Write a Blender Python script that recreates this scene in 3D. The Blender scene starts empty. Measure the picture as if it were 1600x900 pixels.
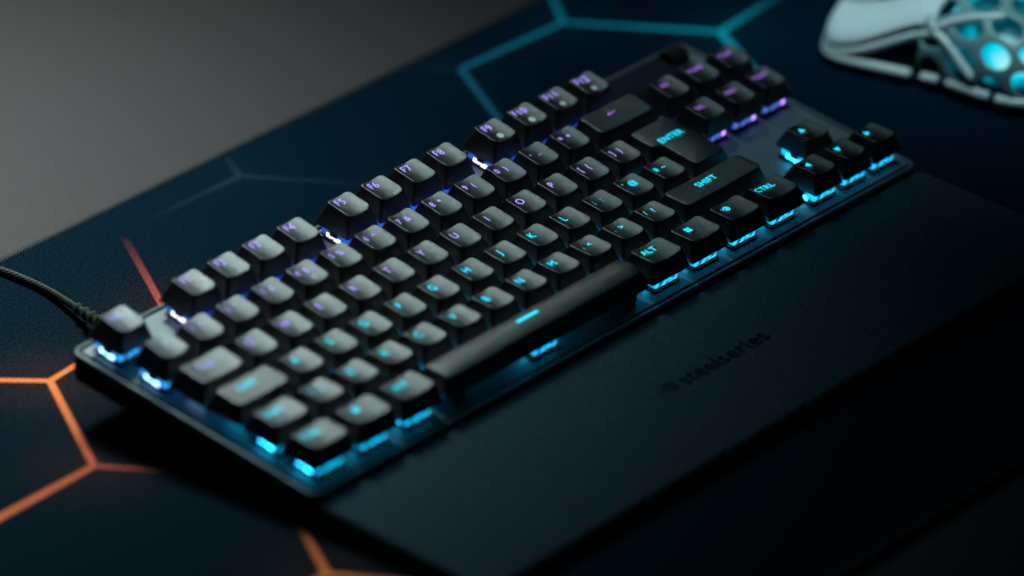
import bpy, bmesh, math, random
from mathutils import Vector, Matrix
R_ = math.radians
MM = 0.001
random.seed(7)
SC = bpy.context.scene
COL = SC.collection

# ------------------------------------------------------------------ camera
cam_d = bpy.data.cameras.new('camera')
cam = bpy.data.objects.new('camera', cam_d); COL.objects.link(cam)
right = Vector((0.66477942, -0.74700827, -0.00685335))
down = Vector((-0.35580684, -0.30854723, -0.88215651))
fwd = Vector((0.65686362, 0.58887796, -0.4709065))
M = Matrix.Identity(4)
for i in range(3):
    M[i][0] = right[i]; M[i][1] = -down[i]; M[i][2] = -fwd[i]
M[0][3], M[1][3], M[2][3] = -1.2470414, -1.2138715, 1.0244324
cam.matrix_world = M
cam_d.sensor_width = 36.0
cam_d.lens = 8616.0 / 1600 * 36
cam_d.clip_start = 0.05; cam_d.clip_end = 100
cam_d.dof.use_dof = True
cam_d.dof.focus_distance = 2.168
cam_d.dof.aperture_fstop = 193.86 / 50.0
SC.camera = cam

# ------------------------------------------------------------------ world and lamps
w = bpy.data.worlds.new('World'); SC.world = w; w.use_nodes = True
w.node_tree.nodes['Background'].inputs[0].default_value = (0.10, 0.42, 0.80, 1)
w.node_tree.nodes['Background'].inputs[1].default_value = 0.004

def area(name, loc, target, sx, sy, power, col, spread=180):
    l = bpy.data.lights.new(name, 'AREA'); l.shape = 'RECTANGLE'
    l.size = sx; l.size_y = sy; l.energy = power; l.color = col; l.spread = R_(spread)
    o = bpy.data.objects.new(name, l); COL.objects.link(o)
    o.location = loc
    d = Vector(target) - Vector(loc)
    o.rotation_euler = d.to_track_quat('-Z', 'Y').to_euler()
    return o
area('window_lamp', (0.35, 0.68, 0.84), (0.00, 0.36, 0), 0.30, 0.20, 1.95, (0.80, 1.0, 0.95), 45)
area('mouse_fill', (0.40, 0.06, 0.62), (0.475, 0.09, 0.02), 0.14, 0.14, 0.11, (0.62, 0.95, 1.0), 32)  # added fill hung over the mouse to brighten it, no screen there
area('cool_fill', (0.34, 0.46, 1.25), (0.04, 0.24, 0), 0.40, 0.40, .22, (0.16, 0.80, 1.0), 45)  # added teal fill that tints the rear key rows, no fixture

SC.view_settings.view_transform = 'Standard'
SC.view_settings.look = 'None'
SC.view_settings.exposure = 0.0
SC.view_settings.gamma = 1.0

# ------------------------------------------------------------------ helpers
def mat(name, col, rough=0.5, metal=0.0, emis=None, estr=0.0, spec=0.5, bump=None, coat=0.0):
    m = bpy.data.materials.new(name); m.use_nodes = True
    nt = m.node_tree; b = nt.nodes['Principled BSDF']
    b.inputs['Base Color'].default_value = (*col, 1)
    b.inputs['Roughness'].default_value = rough
    b.inputs['Metallic'].default_value = metal
    b.inputs['Specular IOR Level'].default_value = spec
    b.inputs['Coat Weight'].default_value = coat
    if emis:
        b.inputs['Emission Color'].default_value = (*emis, 1)
        b.inputs['Emission Strength'].default_value = estr
    if bump:
        scale, strength, dist = bump
        tc = nt.nodes.new('ShaderNodeTexCoord')
        n = nt.nodes.new('ShaderNodeTexNoise'); n.inputs['Scale'].default_value = scale
        n.inputs['Detail'].default_value = 3
        bp = nt.nodes.new('ShaderNodeBump'); bp.inputs['Strength'].default_value = strength
        bp.inputs['Distance'].default_value = dist
        nt.links.new(tc.outputs['Object'], n.inputs['Vector'])
        nt.links.new(n.outputs['Fac'], bp.inputs['Height'])
        nt.links.new(bp.outputs['Normal'], b.inputs['Normal'])
        # slight roughness variation
        mr = nt.nodes.new('ShaderNodeMapRange')
        mr.inputs['To Min'].default_value = max(0, rough - .06); mr.inputs['To Max'].default_value = rough + .06
        nt.links.new(n.outputs['Fac'], mr.inputs['Value'])
        nt.links.new(mr.outputs['Result'], b.inputs['Roughness'])
    return m

def link(o, parent=None):
    COL.objects.link(o)
    if parent: o.parent = parent
    return o

def mesh_obj(name, bm, m, parent=None, smooth=True, mesh=None):
    if mesh is None:
        bmesh.ops.recalc_face_normals(bm, faces=bm.faces)
        mesh = bpy.data.meshes.new(name); bm.to_mesh(mesh); bm.free()
        for p in mesh.polygons: p.use_smooth = smooth
        if m:
            if isinstance(m, (list, tuple)):
                for x in m: mesh.materials.append(x)
            else: mesh.materials.append(m)
    return link(bpy.data.objects.new(name, mesh), parent)

def tag(o, label=None, cat=None, group=None, kind=None):
    if label: o['label'] = label
    if cat: o['category'] = cat
    if group: o['group'] = group
    if kind: o['kind'] = kind
    return o

def empty(name, loc=(0, 0, 0), rot=(0, 0, 0)):
    o = bpy.data.objects.new(name, None); o.location = loc; o.rotation_euler = rot
    o.empty_display_size = 0.02
    return link(o)

def box(bm, x0, x1, y0, y1, z0, z1, s=MM, taper=0):
    v = [bm.verts.new((x * s, y * s, z * s)) for x, y, z in
         [(x0, y0, z0), (x1, y0, z0), (x1, y1, z0), (x0, y1, z0),
          (x0 + taper, y0 + taper, z1), (x1 - taper, y0 + taper, z1), (x1 - taper, y1 - taper, z1), (x0 + taper, y1 - taper, z1)]]
    for f in [(3, 2, 1, 0), (4, 5, 6, 7), (0, 1, 5, 4), (1, 2, 6, 5), (2, 3, 7, 6), (3, 0, 4, 7)]:
        bm.faces.new([v[i] for i in f])
    return v

def rrect(x0, x1, y0, y1, r, seg=5, step=None):
    """rounded rectangle outline, counter-clockwise, optionally with points along the straights"""
    P = []
    cs = [(x1 - r, y0 + r, -90), (x1 - r, y1 - r, 0), (x0 + r, y1 - r, 90), (x0 + r, y0 + r, 180)]
    for cx, cy, a0 in cs:
        P.append([(cx + r * math.cos(R_(a0 + 90 * i / seg)), cy + r * math.sin(R_(a0 + 90 * i / seg))) for i in range(seg + 1)])
    out = []
    for k in range(4):
        out += P[k]
        if step:
            a = P[k][-1]; b = P[(k + 1) % 4][0]
            L = math.dist(a, b); n = max(1, round(L / step))
            for i in range(1, n): out.append((a[0] + (b[0] - a[0]) * i / n, a[1] + (b[1] - a[1]) * i / n))
    return out

def loft(bm, rings, cap0=True, cap1=True, s=MM):
    vr = [[bm.verts.new((p[0] * s, p[1] * s, p[2] * s)) for p in r] for r in rings]
    n = len(vr[0])
    for a, b in zip(vr, vr[1:]):
        for i in range(n):
            bm.faces.new((a[i], a[(i + 1) % n], b[(i + 1) % n], b[i]))
    if cap0: bm.faces.new(list(reversed(vr[0])))
    if cap1: bm.faces.new(vr[-1])
    return vr

def tube(bm, pts, r, n=10, s=MM, caps=True):
    pts = [Vector(p) for p in pts]; rings = []
    for i, p in enumerate(pts):
        t = (pts[min(i + 1, len(pts) - 1)] - pts[max(i - 1, 0)]).normalized()
        up = Vector((0, 0, 1)) if abs(t.z) < .95 else Vector((0, 1, 0))
        a = t.cross(up).normalized(); b = a.cross(t)
        rr = r[i] if isinstance(r, (list, tuple)) else r
        rings.append([p + a * rr * math.cos(2 * math.pi * k / n) + b * rr * math.sin(2 * math.pi * k / n) for k in range(n)])
    loft(bm, rings, caps, caps, s)

def spline(pts, n=12):
    P = [Vector(p) for p in pts]; P = [2 * P[0] - P[1]] + P + [2 * P[-1] - P[-2]]; out = []
    for i in range(1, len(P) - 2):
        for k in range(n):
            t = k / n
            out.append(.5 * ((2 * P[i]) + (-P[i - 1] + P[i + 1]) * t + (2 * P[i - 1] - 5 * P[i] + 4 * P[i + 1] - P[i + 2]) * t * t + (-P[i - 1] + 3 * P[i] - 3 * P[i + 1] + P[i + 2]) * t ** 3))
    out.append(P[-2]); return out

# ------------------------------------------------------------------ materials
M_desk = mat('desk_laminate', (0.043, 0.036, 0.036), .7, spec=.15, bump=(900, .25, .0003))
nt = M_desk.node_tree
tc = nt.nodes.new('ShaderNodeTexCoord'); nz = nt.nodes.new('ShaderNodeTexNoise'); nz.inputs['Scale'].default_value = 420; nz.inputs['Detail'].default_value = 5
mr = nt.nodes.new('ShaderNodeMapRange'); mr.inputs['From Min'].default_value = .3; mr.inputs['From Max'].default_value = .7
mr.inputs['To Min'].default_value = .9; mr.inputs['To Max'].default_value = 1.1
vm = nt.nodes.new('ShaderNodeVectorMath'); vm.operation = 'SCALE'; vm.inputs[0].default_value = (.043, .032, .034)
nt.links.new(tc.outputs['Object'], nz.inputs['Vector']); nt.links.new(nz.outputs['Fac'], mr.inputs['Value'])
nt.links.new(mr.outputs['Result'], vm.inputs['Scale']); nt.links.new(vm.outputs['Vector'], nt.nodes['Principled BSDF'].inputs['Base Color'])
M_case = mat('case_plastic', (0.004, 0.005, 0.006), .75, spec=.15, bump=(1800, .3, .0002))
M_alu = mat('dark_aluminium', (0.13, 0.15, 0.16), .5, metal=.25, bump=(2600, .15, .0001))
M_rim = mat('rim_aluminium', (0.06, 0.075, 0.08), .5, metal=.3, bump=(2600, .15, .0001))
M_cap = mat('keycap_plastic', (0.002, 0.0025, 0.0032), .30, spec=1.0, bump=(3200, 1.0, .00017))
nt = M_cap.node_tree
oi = nt.nodes.new('ShaderNodeObjectInfo'); tc = nt.nodes.new('ShaderNodeTexCoord')
va = nt.nodes.new('ShaderNodeVectorMath'); va.operation = 'ADD'
nt.links.new(tc.outputs['Object'], va.inputs[0]); nt.links.new(oi.outputs['Random'], va.inputs[1])
nz = nt.nodes.new('ShaderNodeTexNoise'); nz.inputs['Scale'].default_value = 130; nz.inputs['Detail'].default_value = 2
nt.links.new(va.outputs['Vector'], nz.inputs['Vector'])
mr = nt.nodes.new('ShaderNodeMapRange'); mr.inputs['From Min'].default_value = .3; mr.inputs['From Max'].default_value = .7
mr.inputs['To Min'].default_value = .275; mr.inputs['To Max'].default_value = .335
nt.links.new(nz.outputs['Fac'], mr.inputs['Value']); nt.links.new(mr.outputs['Result'], nt.nodes['Principled BSDF'].inputs['Roughness'])
M_base = mat('switch_black', (0.006, 0.006, 0.008), .4)
M_rest = mat('soft_touch_rubber', (0.014, 0.033, 0.047), .8, spec=.10, bump=(2400, .35, .0002))
nt = M_rest.node_tree
tc = nt.nodes.new('ShaderNodeTexCoord'); nz = nt.nodes.new('ShaderNodeTexNoise'); nz.inputs['Scale'].default_value = 700; nz.inputs['Detail'].default_value = 2
mr = nt.nodes.new('ShaderNodeMapRange'); mr.inputs['From Min'].default_value = .3; mr.inputs['From Max'].default_value = .7
mr.inputs['To Min'].default_value = .6; mr.inputs['To Max'].default_value = 1.4
vm = nt.nodes.new('ShaderNodeVectorMath'); vm.operation = 'SCALE'; vm.inputs[0].default_value = (.014, .033, .047)
nt.links.new(tc.outputs['Object'], nz.inputs['Vector']); nt.links.new(nz.outputs['Fac'], mr.inputs['Value'])
nt.links.new(mr.outputs['Result'], vm.inputs['Scale']); nt.links.new(vm.outputs['Vector'], nt.nodes['Principled BSDF'].inputs['Base Color'])
M_restlogo = mat('debossed_print', (0.001, 0.001, 0.0015), 1.0, spec=0)
M_print = mat('grey_print', (0.75, 0.80, 0.78), .5)
M_printdark = mat('dark_print', (0.05, 0.06, 0.06), .5)
M_rub = mat('rubber', (0.012, 0.012, 0.013), .7)
M_screen = mat('screen_glass', (0.003, 0.004, 0.010), .6, spec=.1, emis=(.01, .03, .25), estr=.02)
COLS = {  # legend colour+strength, housing colour+strength, led colour+strength
    'a': ((.40, .34, 1.0), 1.5, (.02, .08, 1.0), .5, (.60, .60, 1.0), 3.5),
    'b': ((.34, .36, 1.0), 1.4, (.02, .30, 1.0), .9, (.28, .55, 1.0), 5.5),
    'c': ((.0, .64, .85), 2.1, (.0, .42, .85), 1.1, (.02, .54, 1.0), 11.0),
    'n': ((.46, .20, .95), .95, (.03, .26, .95), .5, (.45, .22, 1.0), 2.6)}
M_leg, M_hous, M_led = {}, {}, {}
def housing_mat(name, col, st):
    m = mat(name, (0.05, 0.12, 0.14), .25, emis=col, estr=st)
    nt = m.node_tree; b = nt.nodes['Principled BSDF']
    tc = nt.nodes.new('ShaderNodeTexCoord'); n = nt.nodes.new('ShaderNodeTexNoise')
    n.inputs['Scale'].default_value = 420; n.inputs['Detail'].default_value = 2
    mr = nt.nodes.new('ShaderNodeMapRange')
    mr.inputs['From Min'].default_value = .38; mr.inputs['From Max'].default_value = .62
    mr.inputs['To Min'].default_value = st * .35; mr.inputs['To Max'].default_value = st * 1.7
    mx = nt.nodes.new('ShaderNodeMix'); mx.data_type = 'RGBA'
    mx.inputs['A'].default_value = (*col, 1); mx.inputs['B'].default_value = (.18, .22, 1, 1) if name.endswith('_n') else (col[0] + .01, min(1, col[1] * 1.35 + .05), 1, 1)
    nt.links.new(tc.outputs['Object'], n.inputs['Vector']); nt.links.new(n.outputs['Fac'], mr.inputs['Value'])
    nt.links.new(mr.outputs['Result'], b.inputs['Emission Strength'])
    n2 = nt.nodes.new('ShaderNodeTexNoise'); n2.inputs['Scale'].default_value = 900
    nt.links.new(tc.outputs['Object'], n2.inputs['Vector'])
    nt.links.new(n2.outputs['Fac'], mx.inputs['Factor']); nt.links.new(mx.outputs['Result'], b.inputs['Emission Color'])
    return m
for k, (lc, ls, hc, hs, ec, es) in COLS.items():
    M_leg[k] = mat('legend_glow_' + k, (.004, .004, .004), .8, emis=lc, estr=ls, spec=0)
    M_hous[k] = housing_mat('clear_housing_' + k, hc, hs)
    M_led[k] = mat('led_' + k, (.02, .02, .02), .5, emis=ec, estr=es)

# ------------------------------------------------------------------ desk and mat
bm = bmesh.new(); box(bm, -1500, 2500, -1200, 2200, -34, -4)
tag(mesh_obj('desk', bm, M_desk, smooth=False), kind='structure')

MX0, MX1, MY0, MY1 = -330, 590, -167, 237
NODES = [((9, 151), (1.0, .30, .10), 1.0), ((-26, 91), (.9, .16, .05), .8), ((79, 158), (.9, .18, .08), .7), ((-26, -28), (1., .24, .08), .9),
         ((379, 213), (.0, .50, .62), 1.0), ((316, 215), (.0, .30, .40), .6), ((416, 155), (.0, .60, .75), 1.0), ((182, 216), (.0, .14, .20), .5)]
m = mat('mat_cloth', (.004, .012, .02), 1.0, spec=.03, bump=(1500, .5, .0004)); M_mat = m
nt = m.node_tree; at = nt.nodes.new('ShaderNodeVertexColor'); at.layer_name = 'print'
wv = nt.nodes.new('ShaderNodeTexNoise'); wv.inputs['Scale'].default_value = 950; wv.inputs['Detail'].default_value = 1
tc = nt.nodes.new('ShaderNodeTexCoord'); nt.links.new(tc.outputs['Object'], wv.inputs['Vector'])
mr = nt.nodes.new('ShaderNodeMapRange'); mr.inputs['From Min'].default_value = .3; mr.inputs['From Max'].default_value = .7; mr.inputs['To Min'].default_value = .35; mr.inputs['To Max'].default_value = 1.65
nt.links.new(wv.outputs['Fac'], mr.inputs['Value'])
vm = nt.nodes.new('ShaderNodeVectorMath'); vm.operation = 'SCALE'
nt.links.new(at.outputs['Color'], vm.inputs[0]); nt.links.new(mr.outputs['Result'], vm.inputs['Scale'])
nt.links.new(vm.outputs['Vector'], m.node_tree.nodes['Principled BSDF'].inputs['Base Color'])

def mat_base(x, y):
    t = min(1, max(0, (x - 20) / 330))
    c = [.0015 * (1 - t) + .0003 * t, .0085 * (1 - t) + .008 * t, .0145 * (1 - t) + .018 * t]
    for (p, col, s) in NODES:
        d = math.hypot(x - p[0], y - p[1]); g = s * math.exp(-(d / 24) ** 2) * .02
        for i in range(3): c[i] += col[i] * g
    return c
bm = bmesh.new()
NXG, NYG = 184, 82
cl = bm.loops.layers.float_color.new('print')
outl = []
vs = {}
for i in range(NXG + 1):
    for j in range(NYG + 1):
        x = MX0 + (MX1 - MX0) * i / NXG; y = MY0 + (MY1 - MY0) * j / NYG
        vs[i, j] = bm.verts.new((x * MM, y * MM, 0))
for i in range(NXG):
    for j in range(NYG):
        bm.faces.new((vs[i, j], vs[i + 1, j], vs[i + 1, j + 1], vs[i, j + 1]))
edge = [vs[i, 0] for i in range(NXG + 1)] + [vs[NXG, j] for j in range(1, NYG + 1)] + [vs[i, NYG] for i in range(NXG - 1, -1, -1)] + [vs[0, j] for j in range(NYG - 1, 0, -1)]
low = [bm.verts.new((v.co.x, v.co.y, -.004)) for v in edge]
n = len(edge)
for k in range(n):
    bm.faces.new((edge[k], low[k], low[(k + 1) % n], edge[(k + 1) % n]))
bm.faces.new(low)
for f in bm.faces:
    for l in f.loops:
        l[cl] = (*mat_base(l.vert.co.x * 1000, l.vert.co.y * 1000), 1)
desk_mat = mesh_obj('desk_mat', bm, M_mat, smooth=False)
tag(desk_mat, 'large dark blue cloth mat with orange and teal hexagon lines lying under the keyboard', 'desk mat')
# stitched border
bm = bmesh.new()
def serp(p0, p1):
    p0, p1 = Vector(p0), Vector(p1); L = (p1 - p0).length; k = int(L / 1.6)
    nrm = (p1 - p0).normalized().cross(Vector((0, 0, 1)))
    for i in range(k):
        a = p0 + (p1 - p0) * (i / k); b = p0 + (p1 - p0) * ((i + .55) / k)
        c = (a + b) / 2; r = []
        d = (p1 - p0).normalized()
        prof = [(-2.1, .15), (-1.4, .75), (0, .85), (.75, .3), (.85, -1.5), (.55, -3.7)]
        A = [bm.verts.new((a + nrm * q + Vector((0, 0, z))) * MM) for q, z in prof]
        mid = [bm.verts.new((c + nrm * (q * 1.08) + Vector((0, 0, z + .18))) * MM) for q, z in prof]
        B = [bm.verts.new((b + nrm * q + Vector((0, 0, z))) * MM) for q, z in prof]
        for S, T in ((A, mid), (mid, B)):
            for q in range(len(prof) - 1): bm.faces.new((S[q], S[q + 1], T[q + 1], T[q]))
serp((MX0, MY0, 0), (MX1, MY0, 0)); serp((MX1, MY1, 0), (MX0, MY1, 0))
mesh_obj('stitched_edge', bm, mat('stitch_thread', (.012, .014, .018), .8), desk_mat)

# printed hexagon lines
m = bpy.data.materials.new('hexagon_print'); m.use_nodes = True; nt = m.node_tree
b = nt.nodes['Principled BSDF']; b.inputs['Roughness'].default_value = .85
b.inputs['Specular IOR Level'].default_value = .2
at = nt.nodes.new('ShaderNodeVertexColor'); at.layer_name = 'print'
nt.links.new(at.outputs['Alpha'], b.inputs['Alpha'])
wv = nt.nodes.new('ShaderNodeTexNoise'); wv.inputs['Scale'].default_value = 950
tc = nt.nodes.new('ShaderNodeTexCoord'); nt.links.new(tc.outputs['Object'], wv.inputs['Vector'])
mr = nt.nodes.new('ShaderNodeMapRange'); mr.inputs['From Min'].default_value = .3; mr.inputs['From Max'].default_value = .7
mr.inputs['To Min'].default_value = .6; mr.inputs['To Max'].default_value = 1.15
nt.links.new(wv.outputs['Fac'], mr.inputs['Value'])
vm = nt.nodes.new('ShaderNodeVectorMath'); vm.operation = 'SCALE'
nt.links.new(at.outputs['Color'], vm.inputs[0]); nt.links.new(mr.outputs['Result'], vm.inputs['Scale'])
nt.links.new(vm.outputs['Vector'], b.inputs['Base Color'])
OR, RD, TL, DT = (1.0, .22, .05), (.55, .07, .035), (.0, .28, .42), (.0, .030, .060)
# (point a, point b, colour a, colour b, alpha a, alpha b, half width)
HL = [((9.6, 150.7), (-25.2, 91.3), OR, (.65, .10, .04), 1, .8, 1.3),  # orange print; its dark red end has the keyboard's shadow painted in
      ((9.6, 150.7), (-60, 236), OR, OR, 1, .6, 1.35), ((9.6, 150.7), (78.9, 157.5), OR, RD, 1, .8, 1.3),
      ((78.9, 157.5), (113, 215), RD, (.35, .05, .05), .95, .0, 1.3), ((78.9, 157.5), (112, 98), RD, RD, .9, .3, 1.4),
      ((-25.2, 91.3), (-96, 90), (.65, .10, .04), OR, .8, .9, 1.5), ((-25.2, 91.3), (12, 34), RD, (.3, .05, .05), .75, .1, 1.3),
      ((-25, -28), (12, 34), OR, (.4, .05, .04), 1, .0, 1.3), ((-25, -28), (-96, -29), OR, OR, 1, .7, 1.5), ((-25, -28), (10, -90), OR, RD, 1, .6, 1.5),
      ((379.2, 213), (315.6, 215.4), TL, (.0, .15, .28), 1, .85, 1.6), ((379.2, 213), (416.1, 155.4), TL, (.0, .45, .62), 1, 1, 1.6),
      ((379.2, 213), (398, 237), TL, TL, 1, .8, 1.5), ((315.6, 215.4), (298, 237), DT, DT, .6, .0, 1.5),
      ((315.6, 215.4), (281, 155), (.0, .13, .25), (.0, .07, .14), .85, .8, 1.5), ((416.1, 155.4), (490, 162), (.0, .5, .65), DT, 1, .0, 1.6),
      ((416.1, 155.4), (381, 92), (.0, .5, .65), TL, 1, .7, 1.6),
      ((181.7, 216.4), (190, 232), DT, DT, .55, .25, 1.5), ((181.7, 216.4), (126, 217), DT, DT, .6, .0, 1.4), ((181.7, 216.4), (214, 165), DT, DT, .6, .0, 1.4)]
HLM = m
for part_name, part_x in (('orange_lines', (-999, 120)), ('faint_teal_lines', (120, 200)), ('teal_lines', (200, 999))):
  bm = bmesh.new(); cl = bm.loops.layers.float_color.new('print')
  for q, (a, b2, ca, cb, aa, ab, hw) in enumerate(HL):
      if not part_x[0] <= a[0] < part_x[1]: continue
      a, b2 = Vector((*a, 0)), Vector((*b2, 0)); d = (b2 - a).normalized(); nn = Vector((-d.y, d.x, 0))
      K = 10; z = .04 + q * .004
      prev = None
      for k in range(K + 1):
          t = k / K; p = a.lerp(b2, t)
          cols = [ca[i] * (1 - t) + cb[i] * t for i in range(3)]; al = aa * (1 - t) + ab * t
          row = [(bm.verts.new(((p + nn * s * hw).x * MM, (p + nn * s * hw).y * MM, z * MM)), (*cols, al * (0 if abs(s) > 1.2 else 1))) for s in (-1.5, -.8, .8, 1.5)]
          if prev:
              for s in range(3):
                  quad = (prev[s], row[s], row[s + 1], prev[s + 1])
                  f = bm.faces.new([u[0] for u in quad])
                  for l in f.loops:
                      l[cl] = next(u[1] for u in quad if u[0] is l.vert)
          prev = row
  mesh_obj(part_name, bm, HLM, desk_mat, smooth=False)

# ------------------------------------------------------------------ keyboard (rear raised on its feet by 7 degrees)
kb = empty('keyboard', (0, 0, 0), (R_(7.0), 0, 0))
tag(kb, 'black compact keyboard with blue and cyan lit keys, raised at the back on its feet', 'keyboard')
OY, OZ = 123.0, 27.0          # key grid frame -> keyboard frame
U = 19.05
BX0, BX1, BY0, BY1 = -4.6, 351.8, -1.6, 126.6
def ringz(x0, x1, y0, y1, r, z, seg=8): return [(*p, z) for p in rrect(x0, x1, y0, y1, r, seg)]
bm = bmesh.new()
def RR(i, z, r=5.): return ringz(BX0 + i, BX1 - i, BY0 + i, BY1 - i, max(.6, r - i), z)
loft(bm, [RR(2.5, .6), RR(.9, 1.6), RR(.35, 4), RR(.15, 11.6), RR(1.0, 12.2), RR(4.2, 12.2)])
mesh_obj('case', bm, M_case, kb)
bm = bmesh.new()   # outer aluminium rim
loft(bm, [RR(.1, 11.7), RR(0, 12.9), RR(.25, 13.35), RR(.7, 13.55), RR(1.7, 13.55), RR(2.05, 13.3), RR(2.1, 12.1)], False, False)
mesh_obj('rim', bm, M_rim, kb)
bm = bmesh.new()
loft(bm, [RR(3.1, 12.1), RR(3.1, 13.25), RR(3.4, 13.5)])
mesh_obj('top_plate', bm, M_alu, kb, smooth=False)
for fx in (18, 300):   # flip feet holding up the rear
    bm = bmesh.new()
    vv = [(fx, 118, 3), (fx + 28, 118, 3), (fx + 28, 112, 3), (fx, 112, 3)]
    loft(bm, [[(fx, 119, 3), (fx + 28, 119, 3), (fx + 28, 110, 3), (fx, 110, 3)], [(fx + 2, 122.6, -14.4), (fx + 26, 122.6, -14.4), (fx + 26, 117.5, -14.2), (fx + 2, 117.5, -14.2)]])
    mesh_obj('foot', bm, M_rub, kb, smooth=False)
for fx in (14, 300):
    bm = bmesh.new(); loft(bm, [ringz(fx, fx + 34, 2.5, 11, 2, .15), ringz(fx, fx + 34, 2.5, 11, 2, .9)])
    mesh_obj('rubber_pad', bm, M_rub, kb, smooth=False)

# rows: centre y (grid), top z, tilt (rise towards back), y shift of top
ROWY = [-.5, -1.75, -2.75, -3.75, -4.75, -5.75]
ROWZ = [1.9, 1.7, 0.1, -0.35, 0.1, 0.3]
TILT = [.10, .10, .06, .01, -.05, -.05]
TDY = [-.5, .1, .2, .25, .25, 0.0]
HT = 6.15      # half top size
class Cap:
    def __init__(s, row, wu, kind='norm'):
        s.row, s.kind = row, kind
        s.hw = wu * U / 2 - .45; s.hd = U / 2 - .45
        s.tw = s.hw - 2.95; s.td = s.hd - 2.7
        s.zt = ROWZ[row] + OZ; s.zb = -7.7 + OZ
        s.tilt = TILT[row]; s.dip = .92 if kind == 'norm' and wu < 1.6 else .45
        if kind == 'space': s.dip = -.9
        s.dy = TDY[row]
    def z(s, x, y):
        yy = y - s.dy
        if s.kind == 'space':
            return s.zt + s.tilt * yy - .0 - .028 * yy * yy
        e = max(0, 1 - (x / s.tw) ** 2)
        return s.zt + s.tilt * yy - s.dip * e
def cap_mesh(c):
    bm = bmesh.new()
    def ring(fx, fy, r, dy, zf):
        return [(p[0], p[1], zf(p[0], p[1] + 0)) for p in rrect(-fx, fx, -fy + dy, fy + dy, r, 5, 1.6)]
    # all rings need the same number of points: make one parametric outline and morph it
    nx = max(6, int(c.hw * 2 / 1.6)); ny = 9; seg = 5
    def outline(fx, fy, r, dy):
        P = []
        cs = [(fx - r, -fy + r, -90), (fx - r, fy - r, 0), (-fx + r, fy - r, 90), (-fx + r, -fy + r, 180)]
        arcs = [[(cx + r * math.cos(R_(a0 + 90 * i / seg)), cy + r * math.sin(R_(a0 + 90 * i / seg))) for i in range(seg + 1)] for cx, cy, a0 in cs]
        for k in range(4):
            P += arcs[k]; a = arcs[k][-1]; b = arcs[(k + 1) % 4][0]; m = ny if k % 2 == 0 else nx
            P += [(a[0] + (b[0] - a[0]) * i / m, a[1] + (b[1] - a[1]) * i / m) for i in range(1, m)]
        return [(x, y + dy) for x, y in P]
    O = lambda fx, fy, r, dy, z: [(x, y, z) for x, y in outline(fx, fy, r, dy)]
    T = lambda fx, fy, r, dz: [(x, y, c.z(x * c.tw / max(fx, c.tw), y) + dz) for x, y in outline(fx, fy, r, c.dy)]
    rings = []
    zi = c.zt - 2.2
    rings.append([(x * .05, y * .05, zi) for x, y in outline(c.tw - 1, c.td - 1, 1.5, 0)])
    rings.append(O(c.tw - .9, c.td - .9, 1.6, 0, zi))
    rings.append(O(c.hw - 1.5, c.hd - 1.5, .8, 0, c.zb))
    rings.append(O(c.hw - .1, c.hd - .1, 1.0, 0, c.zb))
    rings.append(O(c.hw, c.hd, 1.1, 0, c.zb + .25))
    # side wall, slightly bowed
    for t in (.35, .65, .88):
        fx = c.hw + (c.tw + .42 - c.hw) * (t ** 1.12); fy = c.hd + (c.td + .42 - c.hd) * (t ** 1.12)
        top = T(c.tw + .42, c.td + .42, 2.3, -.75); o = outline(fx, fy, 1.1 + 1.3 * t, c.dy * t)
        rings.append([(x, y, c.zb + .25 + (tp[2] - c.zb - .25) * t) for (x, y), tp in zip(o, top)])
    rings.append(T(c.tw + .40, c.td + .40, 2.3, -.70))
    rings.append(T(c.tw + .26, c.td + .26, 2.2, -.30))
    rings.append(T(c.tw + .06, c.td + .06, 2.1, -.07))
    base = outline(c.tw - .25, c.td - .25, 1.9, 0)
    for sc in (1, .9, .75, .6, .45, .3, .15, .04):
        rings.append([(x * sc, y * sc + c.dy, c.z(x * sc, y * sc + c.dy)) for x, y in base])
    loft(bm, rings)
    bmesh.ops.remove_doubles(bm, verts=bm.verts, dist=1e-7)
    return bm

# glyph meshes from the built-in font
_gc = {}
def glyph(txt, size, bold=0.0, sx=1.0):
    key = (txt, size, bold, sx)
    if key in _gc: return _gc[key]
    cu = bpy.data.curves.new('t', 'FONT'); cu.body = txt; cu.size = size; cu.align_x = 'CENTER'; cu.align_y = 'CENTER'
    cu.offset = bold; cu.resolution_u = 3; cu.space_character = 1.05
    o = bpy.data.objects.new('t', cu); COL.objects.link(o)
    dg = bpy.context.evaluated_depsgraph_get(); dg.update()
    me = bpy.data.meshes.new_from_object(o.evaluated_get(dg))
    V = [(v.co.x * sx, v.co.y) for v in me.vertices]; F = [tuple(p.vertices) for p in me.polygons]
    if V:   # centre on bounding box, keep descender-free vertical centre
        mx = (min(v[0] for v in V) + max(v[0] for v in V)) / 2
        V = [(x - mx, y) for x, y in V]
    bpy.data.objects.remove(o); bpy.data.curves.remove(cu); bpy.data.meshes.remove(me)
    _gc[key] = (V, F); return V, F
def poly(pts, faces=None): return (pts, faces or [tuple(range(len(pts)))])
def rect(x0, x1, y0, y1): return poly([(x0, y0), (x1, y0), (x1, y1), (x0, y1)])
def ringshape(r0, r1, n=20, a0=0, a1=360):
    m = n + (0 if a1 - a0 >= 360 else 1)
    A = [R_(a0 + (a1 - a0) * i / n) for i in range(m)]
    V = [(r0 * math.cos(a), r0 * math.sin(a)) for a in A] + [(r1 * math.cos(a), r1 * math.sin(a)) for a in A]
    F = [(i, (i + 1) % m, m + (i + 1) % m, m + i) for i in range(n)]
    return V, F
def disc(r, n=24): return poly([(r * math.cos(2 * math.pi * i / n), r * math.sin(2 * math.pi * i / n)) for i in range(n)])
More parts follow.
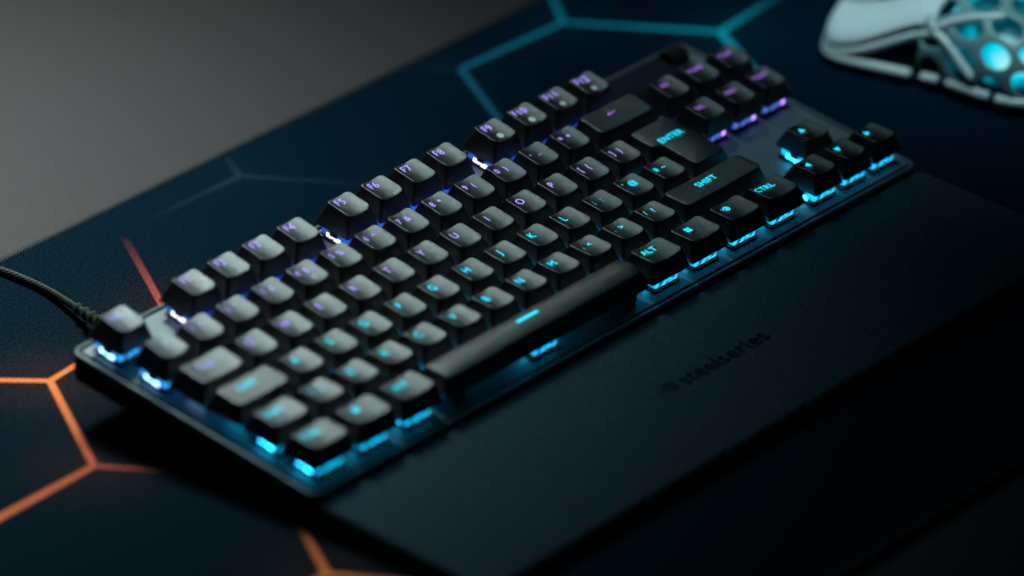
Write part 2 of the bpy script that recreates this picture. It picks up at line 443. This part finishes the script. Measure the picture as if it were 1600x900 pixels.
def arrow(d, s=1.0):
    tri = [(-1.1, 0), (.75, 1.05), (.75, -1.05)]
    c, si = math.cos(d), math.sin(d)
    return poly([((x * c - y * si) * s, (x * si + y * c) * s) for x, y in tri])
def at_(sh, x, y): return ([(a + x, b + y) for a, b in sh[0]], sh[1])
def emblem(s=1.0):
    """round swirl with a pointed left side and two small squares"""
    out = [ringshape(.95 * s, 1.35 * s, 24, -125, 125 + 0), ringshape(.28 * s, .62 * s, 14, 0, 360)]
    out.append(poly([(-.75 * s, 1.12 * s), (-.52 * s, .80 * s), (-1.55 * s, .0), (-1.95 * s, .1 * s)]))
    out.append(poly([(-1.95 * s, -.1 * s), (-1.55 * s, 0), (-.52 * s, -.80 * s), (-.75 * s, -1.12 * s)]))
    out.append(rect(-2.5 * s, -2.15 * s, .35 * s, .7 * s)); out.append(rect(-2.75 * s, -2.45 * s, -.35 * s, -.05 * s))
    return out
def windows(s=1.0):
    o = []
    for a in (-1, 1):
        for b in (-1, 1): o.append(rect(min(a * .12, a * 1.15) * s, max(a * .12, a * 1.15) * s, min(b * .12, b * 1.15) * s, max(b * .12, b * 1.15) * s))
    return o
def put_shapes(name, shapes, c, m, parent, lift=.035):
    bm = bmesh.new()
    for V, F in shapes:
        vs = [bm.verts.new((x * MM, y * MM, (c.z(x, y) + lift) * MM)) for x, y in V]
        for f in F:
            try: bm.faces.new([vs[i] for i in f])
            except ValueError: pass
    if len(bm.faces) == 0: bm.free(); return None
    bmesh.ops.subdivide_edges(bm, edges=[e for e in bm.edges if e.calc_length() > .0012], cuts=1)
    for v in bm.verts: v.co.z = (c.z(v.co.x / MM, v.co.y / MM) + lift) * MM
    bmesh.ops.triangulate(bm, faces=[f for f in bm.faces if len(f.verts) > 4])
    me = bpy.data.meshes.new(name); bm.normal_update()
    for f in bm.faces:
        if f.normal.z < 0: f.normal_flip()
    bm.to_mesh(me); bm.free(); me.materials.append(m)
    return mesh_obj(name, None, None, parent, mesh=me)

# switch meshes, shared
def switch_base_mesh():
    bm = bmesh.new(); zp = 13.5
    loft(bm, [[(*p, zp + .01) for p in rrect(-7.6, 7.6, -7.6, 7.6, .8, 2)], [(*p, zp + .9) for p in rrect(-7.6, 7.6, -7.6, 7.6, .8, 2)],
              [(*p, zp + 1.0) for p in rrect(-7.1, 7.1, -7.1, 7.1, .8, 2)], [(*p, zp + 1.7) for p in rrect(-7.05, 7.05, -7.05, 7.05, .8, 2)]])
    for sx in (-1, 1):      # dark latch slots in the clear housing
        box(bm, sx * 3.8 - .7, sx * 3.8 + .7, -7.12, -6.5, zp + 2.9, zp + 3.4)
        box(bm, sx * 7.2 - .15, sx * 7.2 + .15, -2, 2, zp + 2.4, zp + 4.6)
    box(bm, -2.4, 2.4, 1.2, 2.4, zp + 5, zp + 8.0)
    box(bm, -2.1, 2.1, -2.1, 2.1, zp + 6, zp + 11.0)      # stem
    return bm
def switch_house_mesh():
    bm = bmesh.new(); zp = 13.5
    R = lambda w, z, r=1.2: [(*p, z) for p in rrect(-w, w, -w, w, r, 3)]
    loft(bm, [R(6.95, zp + 1.7), R(7.0, zp + 1.8), R(7.0, zp + 3.9), R(6.6, zp + 4.3), R(6.4, zp + 4.4), R(5.7, zp + 6.6), R(5.2, zp + 7.0)])
    box(bm, -5.4, -4.9, -7.05, -6.7, zp + 3.9, zp + 4.7); box(bm, 4.9, 5.4, -7.05, -6.7, zp + 3.9, zp + 4.7)
    return bm
def led_mesh(front=False):
    """clear light windows low on the two sides of the switch"""
    bm = bmesh.new(); zp = 13.5
    for sg in (-1, 1):
        a, b = sorted((sg * 6.9, sg * 7.3))
        box(bm, a, b, .3, 3.6, zp + 1.5, zp + 3.1); box(bm, a, b, -3.8, -.5, zp + 1.1, zp + 2.6)
        box(bm, a, b, -.5, .3, zp + 1.9, zp + 2.5)
    if front: box(bm, 3.6, 5.4, -7.3, -6.9, zp + 2.1, zp + 3.8)
    return bm
def to_me(name, bm, m, smooth=False):
    bmesh.ops.recalc_face_normals(bm, faces=bm.faces)
    me = bpy.data.meshes.new(name); bm.to_mesh(me); bm.free(); me.materials.append(m)
    for p in me.polygons: p.use_smooth = smooth
    return me
ME_base = to_me('switch_base', switch_base_mesh(), M_base)
ME_house = {k: to_me('switch_housing', switch_house_mesh(), M_hous[k]) for k in COLS}
ME_led = {k: to_me('led', led_mesh(k == 'n'), M_led[k]) for k in COLS}

S1, S2, S3 = 5.1, 3.3, 3.0
def T1(t, size=S1, x=0., y=0., b=0.004): return [at_(glyph(t, size, b), x, y)]
def two(a, b2, y=1.9): return T1(a, 4.3, -3.6, y) + T1(b2, 4.1, .9, y - .1)
KEYS = []   # row, centre x (u), width (u), colour, shapes, extra(grey shapes), kind
def K(row, cx, wu, col, shapes, extra=None, kind='norm', label=None): KEYS.append((row, cx, wu, col, shapes, extra, kind, label))
K(0, .5, 1, 'b', lambda: T1('ESC', 3.7, -1.3, 2.3))
for i in range(12):
    cx = [2.5, 3.5, 4.5, 5.5, 7, 8, 9, 10, 11.5, 12.5, 13.5, 14.5][i]
    ex = None
    if i >= 8:
        def ex(i=i):
            return [at_(disc(1.55 if i < 10 else 1.35), -.4, -3.6)]
    K(0, cx, 1, 'a', (lambda i=i: T1('F%d' % (i + 1), S1, -1.5 + (.35 if i > 8 else 0), 2.6)), ex)
NUM = [('`', '\u00ac'), ('1', '!'), ('2', '"'), ('3', '\u00a3'), ('4', '$'), ('5', '%'), ('6', '^'), ('7', '&'), ('8', '*'), ('9', '('), ('0', ')'), ('-', '_'), ('=', '+')]
for i, (a, b2) in enumerate(NUM):
    ex = (lambda: [at_(glyph('\u20ac', 3.2, .02), .7, -2.9)]) if a == '4' else None
    K(1, i + .5, 1, 'b' if i < 1 else 'a', (lambda a=a, b2=b2: two(a, b2)), ex)
def back_arrow(): return [rect(-1.2, 2.4, -.22 + 1.2, .22 + 1.2), at_(arrow(0, .85), -1.4, 1.2)]
K(1, 14, 2, 'n', lambda: [at_(s, -1.6, .6) for s in back_arrow()])
for i, t in enumerate(('INS', 'HOME', 'PGUP')): K(1, 15.75 + i, 1, 'n', (lambda t=t: T1(t, 3.1, -.7, 2.3)))
K(2, .75, 1.5, 'b', lambda: T1('TAB', 4.0, -1.6, 1.9))
for i, t in enumerate('QWERTYUIOP'): K(2, 2 + i, 1, 'a', (lambda t=t: T1(t, S1, -1.8, 1.9)))
K(2, 12, 1, 'a', lambda: two('[', '{')); K(2, 13, 1, 'a', lambda: two(']', '}'))
K(2, 14.25, 1.5, 'c', lambda: T1('ENTER', 4.5, 0, 0), None, 'enter', 'tall L-shaped enter key')
for i, t in enumerate(('DEL', 'END', 'PGDN')): K(2, 15.75 + i, 1, 'n', (lambda t=t: T1(t, 3.1, -.7, 2.3)))
K(3, .875, 1.75, 'c', lambda: T1('CAPS', 4.0, -1.8, 1.9))
for i, t in enumerate('ASDFGHJKL'): K(3, 2.25 + i, 1, 'c', (lambda t=t: T1(t, S1, -1.8, 1.9)))
K(3, 11.25, 1, 'c', lambda: two(';', ':')); K(3, 12.25, 1, 'c', lambda: two("'", '@')); K(3, 13.25, 1, 'c', lambda: two('#', '~'))
K(4, .625, 1.25, 'c', lambda: T1('SHIFT', 4.0, -1.6, 1.9))
K(4, 1.75, 1, 'c', lambda: two('\\', '|'))
for i, t in enumerate('ZXCVBNM'): K(4, 2.75 + i, 1, 'c', (lambda t=t: T1(t, S1, -1.8, 1.9)))
K(4, 9.75, 1, 'c', lambda: two(',', '<')); K(4, 10.75, 1, 'c', lambda: two('.', '>')); K(4, 11.75, 1, 'c', lambda: two('/', '?'))
K(4, 13.625, 2.75, 'c', lambda: T1('SHIFT', 4.6, -2.2, 1.6), None, 'norm', 'long right shift key')
K(4, 16.75, 1, 'c', lambda: [at_(arrow(-math.pi / 2, 1.4), -1.6, 2.0)])
K(5, .625, 1.25, 'c', lambda: T1('CTRL', 4.2, -2.2, 2.0))
K(5, 1.875, 1.25, 'c', lambda: [at_(s, -2.0, 2.0) for s in windows(1.2)])
K(5, 3.125, 1.25, 'c', lambda: T1('ALT', 4.3, -1.8, 1.9))
K(5, 6.875, 6.25, 'c', lambda: [rect(-8.5, 3.5, 1.0, 2.3)], None, 'space', 'long space bar with one lit dash')
K(5, 10.625, 1.25, 'c', lambda: T1('ALT', 4.6, -2.2, 2.0))
K(5, 11.875, 1.25, 'c', lambda: [at_(s, -2.2, 2.0) for s in windows(1.25)])
K(5, 13.125, 1.25, 'c', lambda: [at_(s, -2.3, 2.2) for s in emblem(1.15)])
K(5, 14.375, 1.25, 'c', lambda: T1('CTRL', 4.4, -2.6, 2.2))
K(5, 15.75, 1, 'c', lambda: [at_(arrow(0, 1.4), -1.8, 2.0)])
K(5, 16.75, 1, 'c', lambda: [at_(arrow(math.pi / 2, 1.4), -1.8, 2.0)])
K(5, 17.75, 1, 'c', lambda: [at_(arrow(math.pi, 1.4), -1.8, 2.0)])

def iso_enter(c):
    """L-shaped cap: upper half 1.5u wide, lower half 1.25u, two rows deep; local origin at the upper row centre"""
    bm = bmesh.new()
    def out(i, r, dy=0):
        x0, x1, xn = -14.29 + .45 + i, 14.29 - .45 - i, -9.53 + .45 + i
        y1, y0, yn = 9.52 - .45 - i, -28.57 + .45 + i, -9.52 + .45 + i
        pts = [(x1, y0, 1), (x1, y1, 1), (x0, y1, 1), (x0, yn, 1), (xn, yn, -1), (xn, y0, 1)]
        P = []
        for (x, y, s), (ax, ay, a0) in zip(pts, [(-1, 1, -90), (-1, -1, 0), (1, -1, 90), (1, 1, 180), (-1, -1, 90), (1, 1, 180)]):
            cx, cy = x + ax * r, y + ay * r
            for k in range(6):
                if s > 0: a = R_(a0 + 18 * k)
                else: a = R_(90 - 18 * k)
                P.append((cx + r * math.cos(a), cy + r * math.sin(a)))
        res = []
        for k in range(len(P)):
            a, b = P[k], P[(k + 1) % len(P)]
            res.append(a)
            if (k + 1) % 6 == 0:
                for q in range(1, 12): res.append((a[0] + (b[0] - a[0]) * q / 12, a[1] + (b[1] - a[1]) * q / 12))
        return [(x, y + dy) for x, y in res]
    top = lambda i, r, dz: [(x, y, c.z(x, y) + dz) for x, y in out(i, r)]
    rings = [[(x, y, c.zt - 2.4) for x, y in out(3.6, 1.2)], [(x, y, c.zb) for x, y in out(1.5, .8)], [(x, y, c.zb) for x, y in out(.1, 1.)], [(x, y, c.zb + .25) for x, y in out(0, 1.1)]]
    for t in (.5, .88):
        tp = top(2.4, 1.8, -.75); rings.append([(x, y, c.zb + .25 + (q[2] - c.zb - .25) * t) for (x, y), q in zip(out(2.4 * t, 1.1 + .7 * t), tp)])
    rings += [top(2.45, 1.9, -.7), top(2.6, 1.8, -.3), top(2.8, 1.7, -.07), top(3.1, 1.5, 0)]
    vr = loft(bm, rings, True, True)
    tops = [f for f in bm.faces if len(f.verts) > 4]
    bmesh.ops.triangulate(bm, faces=tops)
    return bm

cap_cache = {}
for (row, cx, wu, col, shapes, extra, kind, label) in KEYS:
    c = Cap(row, wu, kind)
    if kind == 'enter':
        c.dip = 0; c.tw = 12; zt0 = c.zt
        c.z = lambda x, y, z0=zt0: z0 - .15 + .03 * y
    px = cx * U; py = ROWY[row] * U + OY
    ck = (row, wu, kind)
    if ck not in cap_cache:
        cap_cache[ck] = to_me('key', iso_enter(c) if kind == 'enter' else cap_mesh(c), M_cap, True)
    key = link(bpy.data.objects.new('key', cap_cache[ck]), kb); key.location = (px * MM, py * MM, 0)
    key.rotation_euler = (R_(random.uniform(-.22, .22)), R_(random.uniform(-.3, .3)), R_(random.uniform(-.5, .5)))
    if label: key['label'] = label
    sh = shapes()
    if kind == 'enter': sh = [at_(s, 1.0, -5.2) for s in sh]
    put_shapes('legend', sh, c, M_leg[col], key)
    if extra: put_shapes('printed_icon', extra(), c, M_print, key, .05)
    sy = -9.5 * MM if kind == 'enter' else 0
    for nm, me in (('switch_base', ME_base), ('switch_housing', ME_house[col]), ('led', ME_led[col])):
        s = link(bpy.data.objects.new(nm, me), key); s.location = (0, sy, 0)
    if wu >= 2:     # stabiliser posts
        off = {2: 11.9, 2.75: 11.9, 6.25: 50}[wu]
        for sg in (-1, 1):
            bm = bmesh.new(); box(bm, sg * off - 3.3, sg * off + 3.3, -7.6, 5.5, 13.51, 18.8); box(bm, sg * off - 1.5, sg * off + 1.5, -3, 1, 18.5, 24)
            bmesh.ops.bevel(bm, geom=list(bm.edges), offset=.0004, segments=1, affect='EDGES')
            mesh_obj('stabiliser', bm, M_base, key, smooth=False)

# display, media key and volume roller at the rear right
sx0, sx1 = 15.3 * U, 17.35 * U
bm = bmesh.new(); loft(bm, [ringz(sx0 - 1, sx1 + 1, 106, 122.6, 2, 13.3), ringz(sx0 - 1, sx1 + 1, 106, 122.6, 2, 15.2), ringz(sx0 - .4, sx1 + .4, 106.6, 122, 1.6, 15.7)])
disp = mesh_obj('display_bezel', bm, M_case, kb)
bm = bmesh.new(); loft(bm, [ringz(sx0 + 2, sx1 - 2, 108.5, 120, .8, 15.6), ringz(sx0 + 2, sx1 - 2, 108.5, 120, .8, 15.85)])
mesh_obj('screen', bm, M_screen, disp, smooth=False)
bm = bmesh.new()
rl = []
for k in range(13):
    xx = 17.72 * U - 5 + 10 * k / 12; r = 5.2 * (0.9 if k in (0, 12) else 1)
    rl.append([(xx, 118 + r * math.cos(R_(a)) * (1 + .03 * ((a // 12) % 2)), 13.6 + r * math.sin(R_(a)) * (1 + .03 * ((a // 12) % 2))) for a in range(0, 360, 12)])
loft(bm, rl); mesh_obj('volume_roller', bm, M_case, kb, smooth=False)
bm = bmesh.new(); loft(bm, [ringz(17.72 * U - 5, 17.72 * U + 5, 105.5, 110.5, 1.5, 13.4), ringz(17.72 * U - 5, 17.72 * U + 5, 105.5, 110.5, 1.5, 15.2), ringz(17.72 * U - 4.4, 17.72 * U + 4.4, 106.1, 109.9, 1.2, 15.6)])
mesh_obj('media_button', bm, M_case, kb)

# cable
m = mat('braided_cable', (.006, .006, .007), .5, spec=.3); M_cable = m
nt = m.node_tree; tc = nt.nodes.new('ShaderNodeTexCoord'); wv = nt.nodes.new('ShaderNodeTexWave'); wv.inputs['Scale'].default_value = 330
wv.bands_direction = 'DIAGONAL'; bp = nt.nodes.new('ShaderNodeBump'); bp.inputs['Strength'].default_value = .6; bp.inputs['Distance'].default_value = .0004
nt.links.new(tc.outputs['Object'], wv.inputs['Vector']); nt.links.new(wv.outputs['Fac'], bp.inputs['Height']); nt.links.new(bp.outputs['Normal'], nt.nodes['Principled BSDF'].inputs['Normal'])
bm = bmesh.new()
CD = [(31, 122, 20), (37, 142, 14.5), (43, 157, 10), (52, 179.5, 4.6), (58, 204, 2.2), (58, 228, 1.6), (55, 250, -1), (50, 290, -2.4)]
ca7, sa7 = math.cos(R_(7)), math.sin(R_(7))
CP = [(x, y * ca7 + z * sa7, -y * sa7 + z * ca7) for x, y, z in CD]
cpts = spline(CP, 14)
tube(bm, cpts, 1.5, 12)
cab = mesh_obj('cable', bm, M_cable, kb)
bm = bmesh.new()
pts, rad = [], []
for k in range(75):
    t = k / 74; idx = t * 41; i0 = int(idx); p = cpts[i0].lerp(cpts[i0 + 1], idx - i0)
    pts.append(p); rad.append((3.5 - 1.1 * t) * (1.0 if (k // 4) % 2 == 0 else .6) if k > 30 else 4.0)
tube(bm, pts, rad, 14)
mesh_obj('strain_relief', bm, mat('relief_plastic', (.02, .021, .021), .4), cab, smooth=False)

# ------------------------------------------------------------------ wrist rest
bm = bmesh.new()
WX0, WX1, WY0, WY1 = -4.6, 351.8, -87.5, -3.2
def wz(y): return 11.0 + (y - WY1) * (11.0 - 7.2) / (WY1 - WY0)
def WR(i, dz=None, z=None, r=4.): return [(x, y, (wz(y) + dz) if z is None else z) for x, y in rrect(WX0 + i, WX1 - i, WY0 + i, WY1 - i, max(.8, r - i), 6)]
loft(bm, [WR(1.2, z=.1), WR(.3, z=1.0), WR(0, z=2.4), WR(0, dz=-2.2), WR(.3, dz=-.9), WR(.9, dz=-.25), WR(2.0, dz=0)])
rest = mesh_obj('wrist_rest', bm, M_rest)
tag(rest, 'flat black rubber wrist rest with dark lettering, along the front of the keyboard', 'wrist rest')
class Flat: pass
fl = Flat(); fl.z = lambda x, y: wz(y)
ltx = glyph('steelseries', 11.3, .16, 1.0)
lxs = [at_(ltx, 179.5, -43)] + [at_(s, 149.0, -42.5) for s in emblem(2.35)]
put_shapes('lettering', lxs, fl, M_restlogo, rest, .05)

# ------------------------------------------------------------------ mouse
ms = empty('mouse', (.4592, .0528, 0), (0, 0, R_(8)))
tag(ms, 'white lightweight mouse with honeycomb shell glowing cyan inside, on the mat beyond the arrow keys', 'mouse')
M_white = mat('white_shell', (.68, .74, .74), .3, spec=.5)
M_mdark = mat('dark_mouse_core', (.004, .012, .03), .2, spec=.5)
M_web = mat('pale_shell', (.19, .33, .35), .3)
m = mat('mouse_glow', (.02, .1, .12), .3, emis=(0, .7, .9), estr=1.0); M_mglow = m
nt = m.node_tree; tc = nt.nodes.new('ShaderNodeTexCoord'); ns = nt.nodes.new('ShaderNodeTexNoise'); ns.inputs['Scale'].default_value = 34
cr = nt.nodes.new('ShaderNodeValToRGB')
cr.color_ramp.elements[0].position = .46; cr.color_ramp.elements[0].color = (0, .05, .07, 1)
cr.color_ramp.elements[1].position = .66; cr.color_ramp.elements[1].color = (.55, 1, .95, 1)
e = cr.color_ramp.elements.new(.55); e.color = (0, .72, .95, 1)
nt.links.new(tc.outputs['Object'], ns.inputs['Vector']); nt.links.new(ns.outputs['Fac'], cr.inputs['Fac'])
nt.links.new(cr.outputs['Color'], nt.nodes['Principled BSDF'].inputs['Emission Color'])
def sm(t): t = min(1, max(0, t)); return t * t * (3 - 2 * t)
def mW(y): return 31.0 - 2.5 * math.exp(-((y - 8) / 22) ** 2) + 1.5 * math.exp(-((y + 35) / 20) ** 2)
def mH(y):
    return 38 * (1 - abs((y + 8) / 70) ** 2.2) + (.0 if y < 0 else 0) if y < -8 else 38 - 22 * sm((y + 8) / 72)
def endf(y):    # rounding of the plan outline at both ends
    if y > 42: return math.sqrt(max(.0, 1 - ((y - 42) / 20.) ** 3))
    if y < -30: return math.sqrt(max(.0, 1 - ((-30 - y) / 32.) ** 2))
    return 1
ZB = 7.0
def mp(th, y, off=0.):
    t = R_(th); s, c = math.sin(t), math.cos(t)
    Wd = (mW(y) + off) * endf(y); H = mH(y)
    return Vector((math.copysign(abs(s) ** .75, s) * Wd, y + (off if y > 40 else 0) * .6, ZB + (max(2, H - ZB) + off) * abs(c) ** .7))
def patch(bm, th0, th1, y0, y1, off0, off1, nt_=24, ny_=24, lowf=None):
    G = {}
    for i in range(nt_ + 1):
        for j in range(ny_ + 1):
            y = y0 + (y1 - y0) * j / ny_
            a = th0 if lowf is None else lowf(y)
            th = a + (th1 - a) * i / nt_
            for L, off in enumerate((off0, off1)): G[i, j, L] = bm.verts.new(mp(th, y, off) * MM)
    for i in range(nt_):
        for j in range(ny_):
            bm.faces.new([G[i, j, 1], G[i + 1, j, 1], G[i + 1, j + 1, 1], G[i, j + 1, 1]])
            bm.faces.new([G[i, j, 0], G[i, j + 1, 0], G[i + 1, j + 1, 0], G[i + 1, j, 0]])
    for i in range(nt_):
        for j in (0, ny_): bm.faces.new([G[i, j, 0], G[i + 1, j, 0], G[i + 1, j, 1], G[i, j, 1]])
    for j in range(ny_):
        for i in (0, nt_): bm.faces.new([G[i, j, 0], G[i, j + 1, 0], G[i, j + 1, 1], G[i, j, 1]])
def foot_out(off, z, n=72):
    P = []
    ys = [-61.5 + 123 * k / (n // 2) for k in range(n // 2 + 1)]
    for y in ys: P.append(((mW(y) + off) * endf(y), y + math.copysign(off * .0, y), z))
    for y in reversed(ys): P.append((-(mW(y) + off) * endf(y), y, z))
    return P
bm = bmesh.new(); loft(bm, [foot_out(-2, .8), foot_out(-.8, 1.6), foot_out(-.6, 3.2), foot_out(-2, 4)])
mesh_obj('base', bm, M_mdark, ms)
for a, b2, nm in ((-92, 92, 'core'),):
    bm = bmesh.new(); patch(bm, -90, 90, 2, 60, -7, -5, 36, 24)
    mesh_obj('inner_body', bm, M_mdark, ms)
bm = bmesh.new(); loft(bm, [foot_out(-2.5, 3), foot_out(-4.5, 10)])
mesh_obj('side_panel', bm, M_mdark, ms)
bm = bmesh.new(); patch(bm, -90, 90, -58, 2, -6, -4.5, 36, 24)
mesh_obj('light_core', bm, M_mglow, ms)
for sg in (-1, 1):
    bm = bmesh.new()
    patch(bm, sg * 78, sg * 3, 9, 61.5, -1.0, 1.2, 26, 26, lowf=lambda y, sg=sg: sg * (52 + 30 * sm((y - 10) / 44)))
    mesh_obj('button', bm, M_white, ms)
    bm = bmesh.new()   # strip below the button
    patch(bm, 0, 0, 4, 60.5, -1.0, .8, 4, 30, lowf=None) if False else None
    ptsl = [mp(sg * (58 + 29 * sm((y - 4) / 50)), y, .2) + Vector((0, 0, -1.5)) for y in [4 + 56 * k / 30 for k in range(31)]]
    tube(bm, ptsl, 1.7, 10)
    mesh_obj('side_strip', bm, M_white, ms)
    # lower rim segments
    for y0, y1 in ((13, 61.3), (-1, 7), (-27, -6), (-58, -31)):
        bm = bmesh.new()
        pp = [Vector((sg * (mW(y) + .4) * endf(y), y, 4.8 + 1.5 * sm((16 - y) / 26))) for y in [y0 + (y1 - y0) * k / 24 for k in range(25)]]
        tube(bm, pp, 2.3, 12)
        mesh_obj('rim', bm, M_white, ms)
    for nm, pth in (('bridge', [(57, 5), (40, 6.5), (22, 7), (0, 7.5)]), ('bridge', [(57, 4), (46, -4), (34, -14), (22, -24)]), ('bridge', [(58, 4), (67, -4), (77, -11), (86, -19)])):
        bm = bmesh.new(); tube(bm, spline([mp(sg * a, y, .6) for a, y in pth], 6), 1.9, 10)
        mesh_obj(nm, bm, M_white, ms)
# honeycomb rear shell
bm = bmesh.new()
hr = 10.6; dxh = hr * math.sqrt(3); 
for r in range(-1, 6):
    for q in range(-7, 8):
        cx = q * dxh + (r % 2) * dxh / 2; cy = 4 - r * hr * 1.5
        if cy > 8 or cy < -52 or abs(cx) > 66: continue
        vo = []; vi = []
        for k in range(6):
            a = R_(60 * k + 30)
            for lst, rr in ((vo, 1.0), (vi, .78)):
                X = cx + hr * rr * math.cos(a); Y = cy + hr * rr * math.sin(a)
                Y = max(-60.5, min(10, Y)); th = max(-90, min(90, X / 54 * 90))
                lst.append(bm.verts.new(mp(th, Y, .6) * MM))
        for k in range(6):
            try: bm.faces.new((vo[k], vo[(k + 1) % 6], vi[(k + 1) % 6], vi[k]))
            except ValueError: pass
bmesh.ops.remove_doubles(bm, verts=bm.verts, dist=.0002)
bmesh.ops.dissolve_degenerate(bm, edges=bm.edges, dist=.0001)
shell = mesh_obj('honeycomb_shell', bm, M_web, ms)
md = shell.modifiers.new('s', 'SOLIDIFY'); md.thickness = .0018; md.offset = 0
md = shell.modifiers.new('d', 'SUBSURF'); md.levels = 2; md.render_levels = 2
bm = bmesh.new()      # scroll wheel
wl = []
for k in range(7):
    xx = -3.5 + 7 * k / 6; r = 11 * (1 - .12 * abs(k - 3) / 3)
    wl.append([(xx, 34 + r * math.cos(R_(a)), 20 + r * math.sin(R_(a))) for a in range(0, 360, 12)])
loft(bm, wl); mesh_obj('scroll_wheel', bm, M_rub, ms, smooth=False)
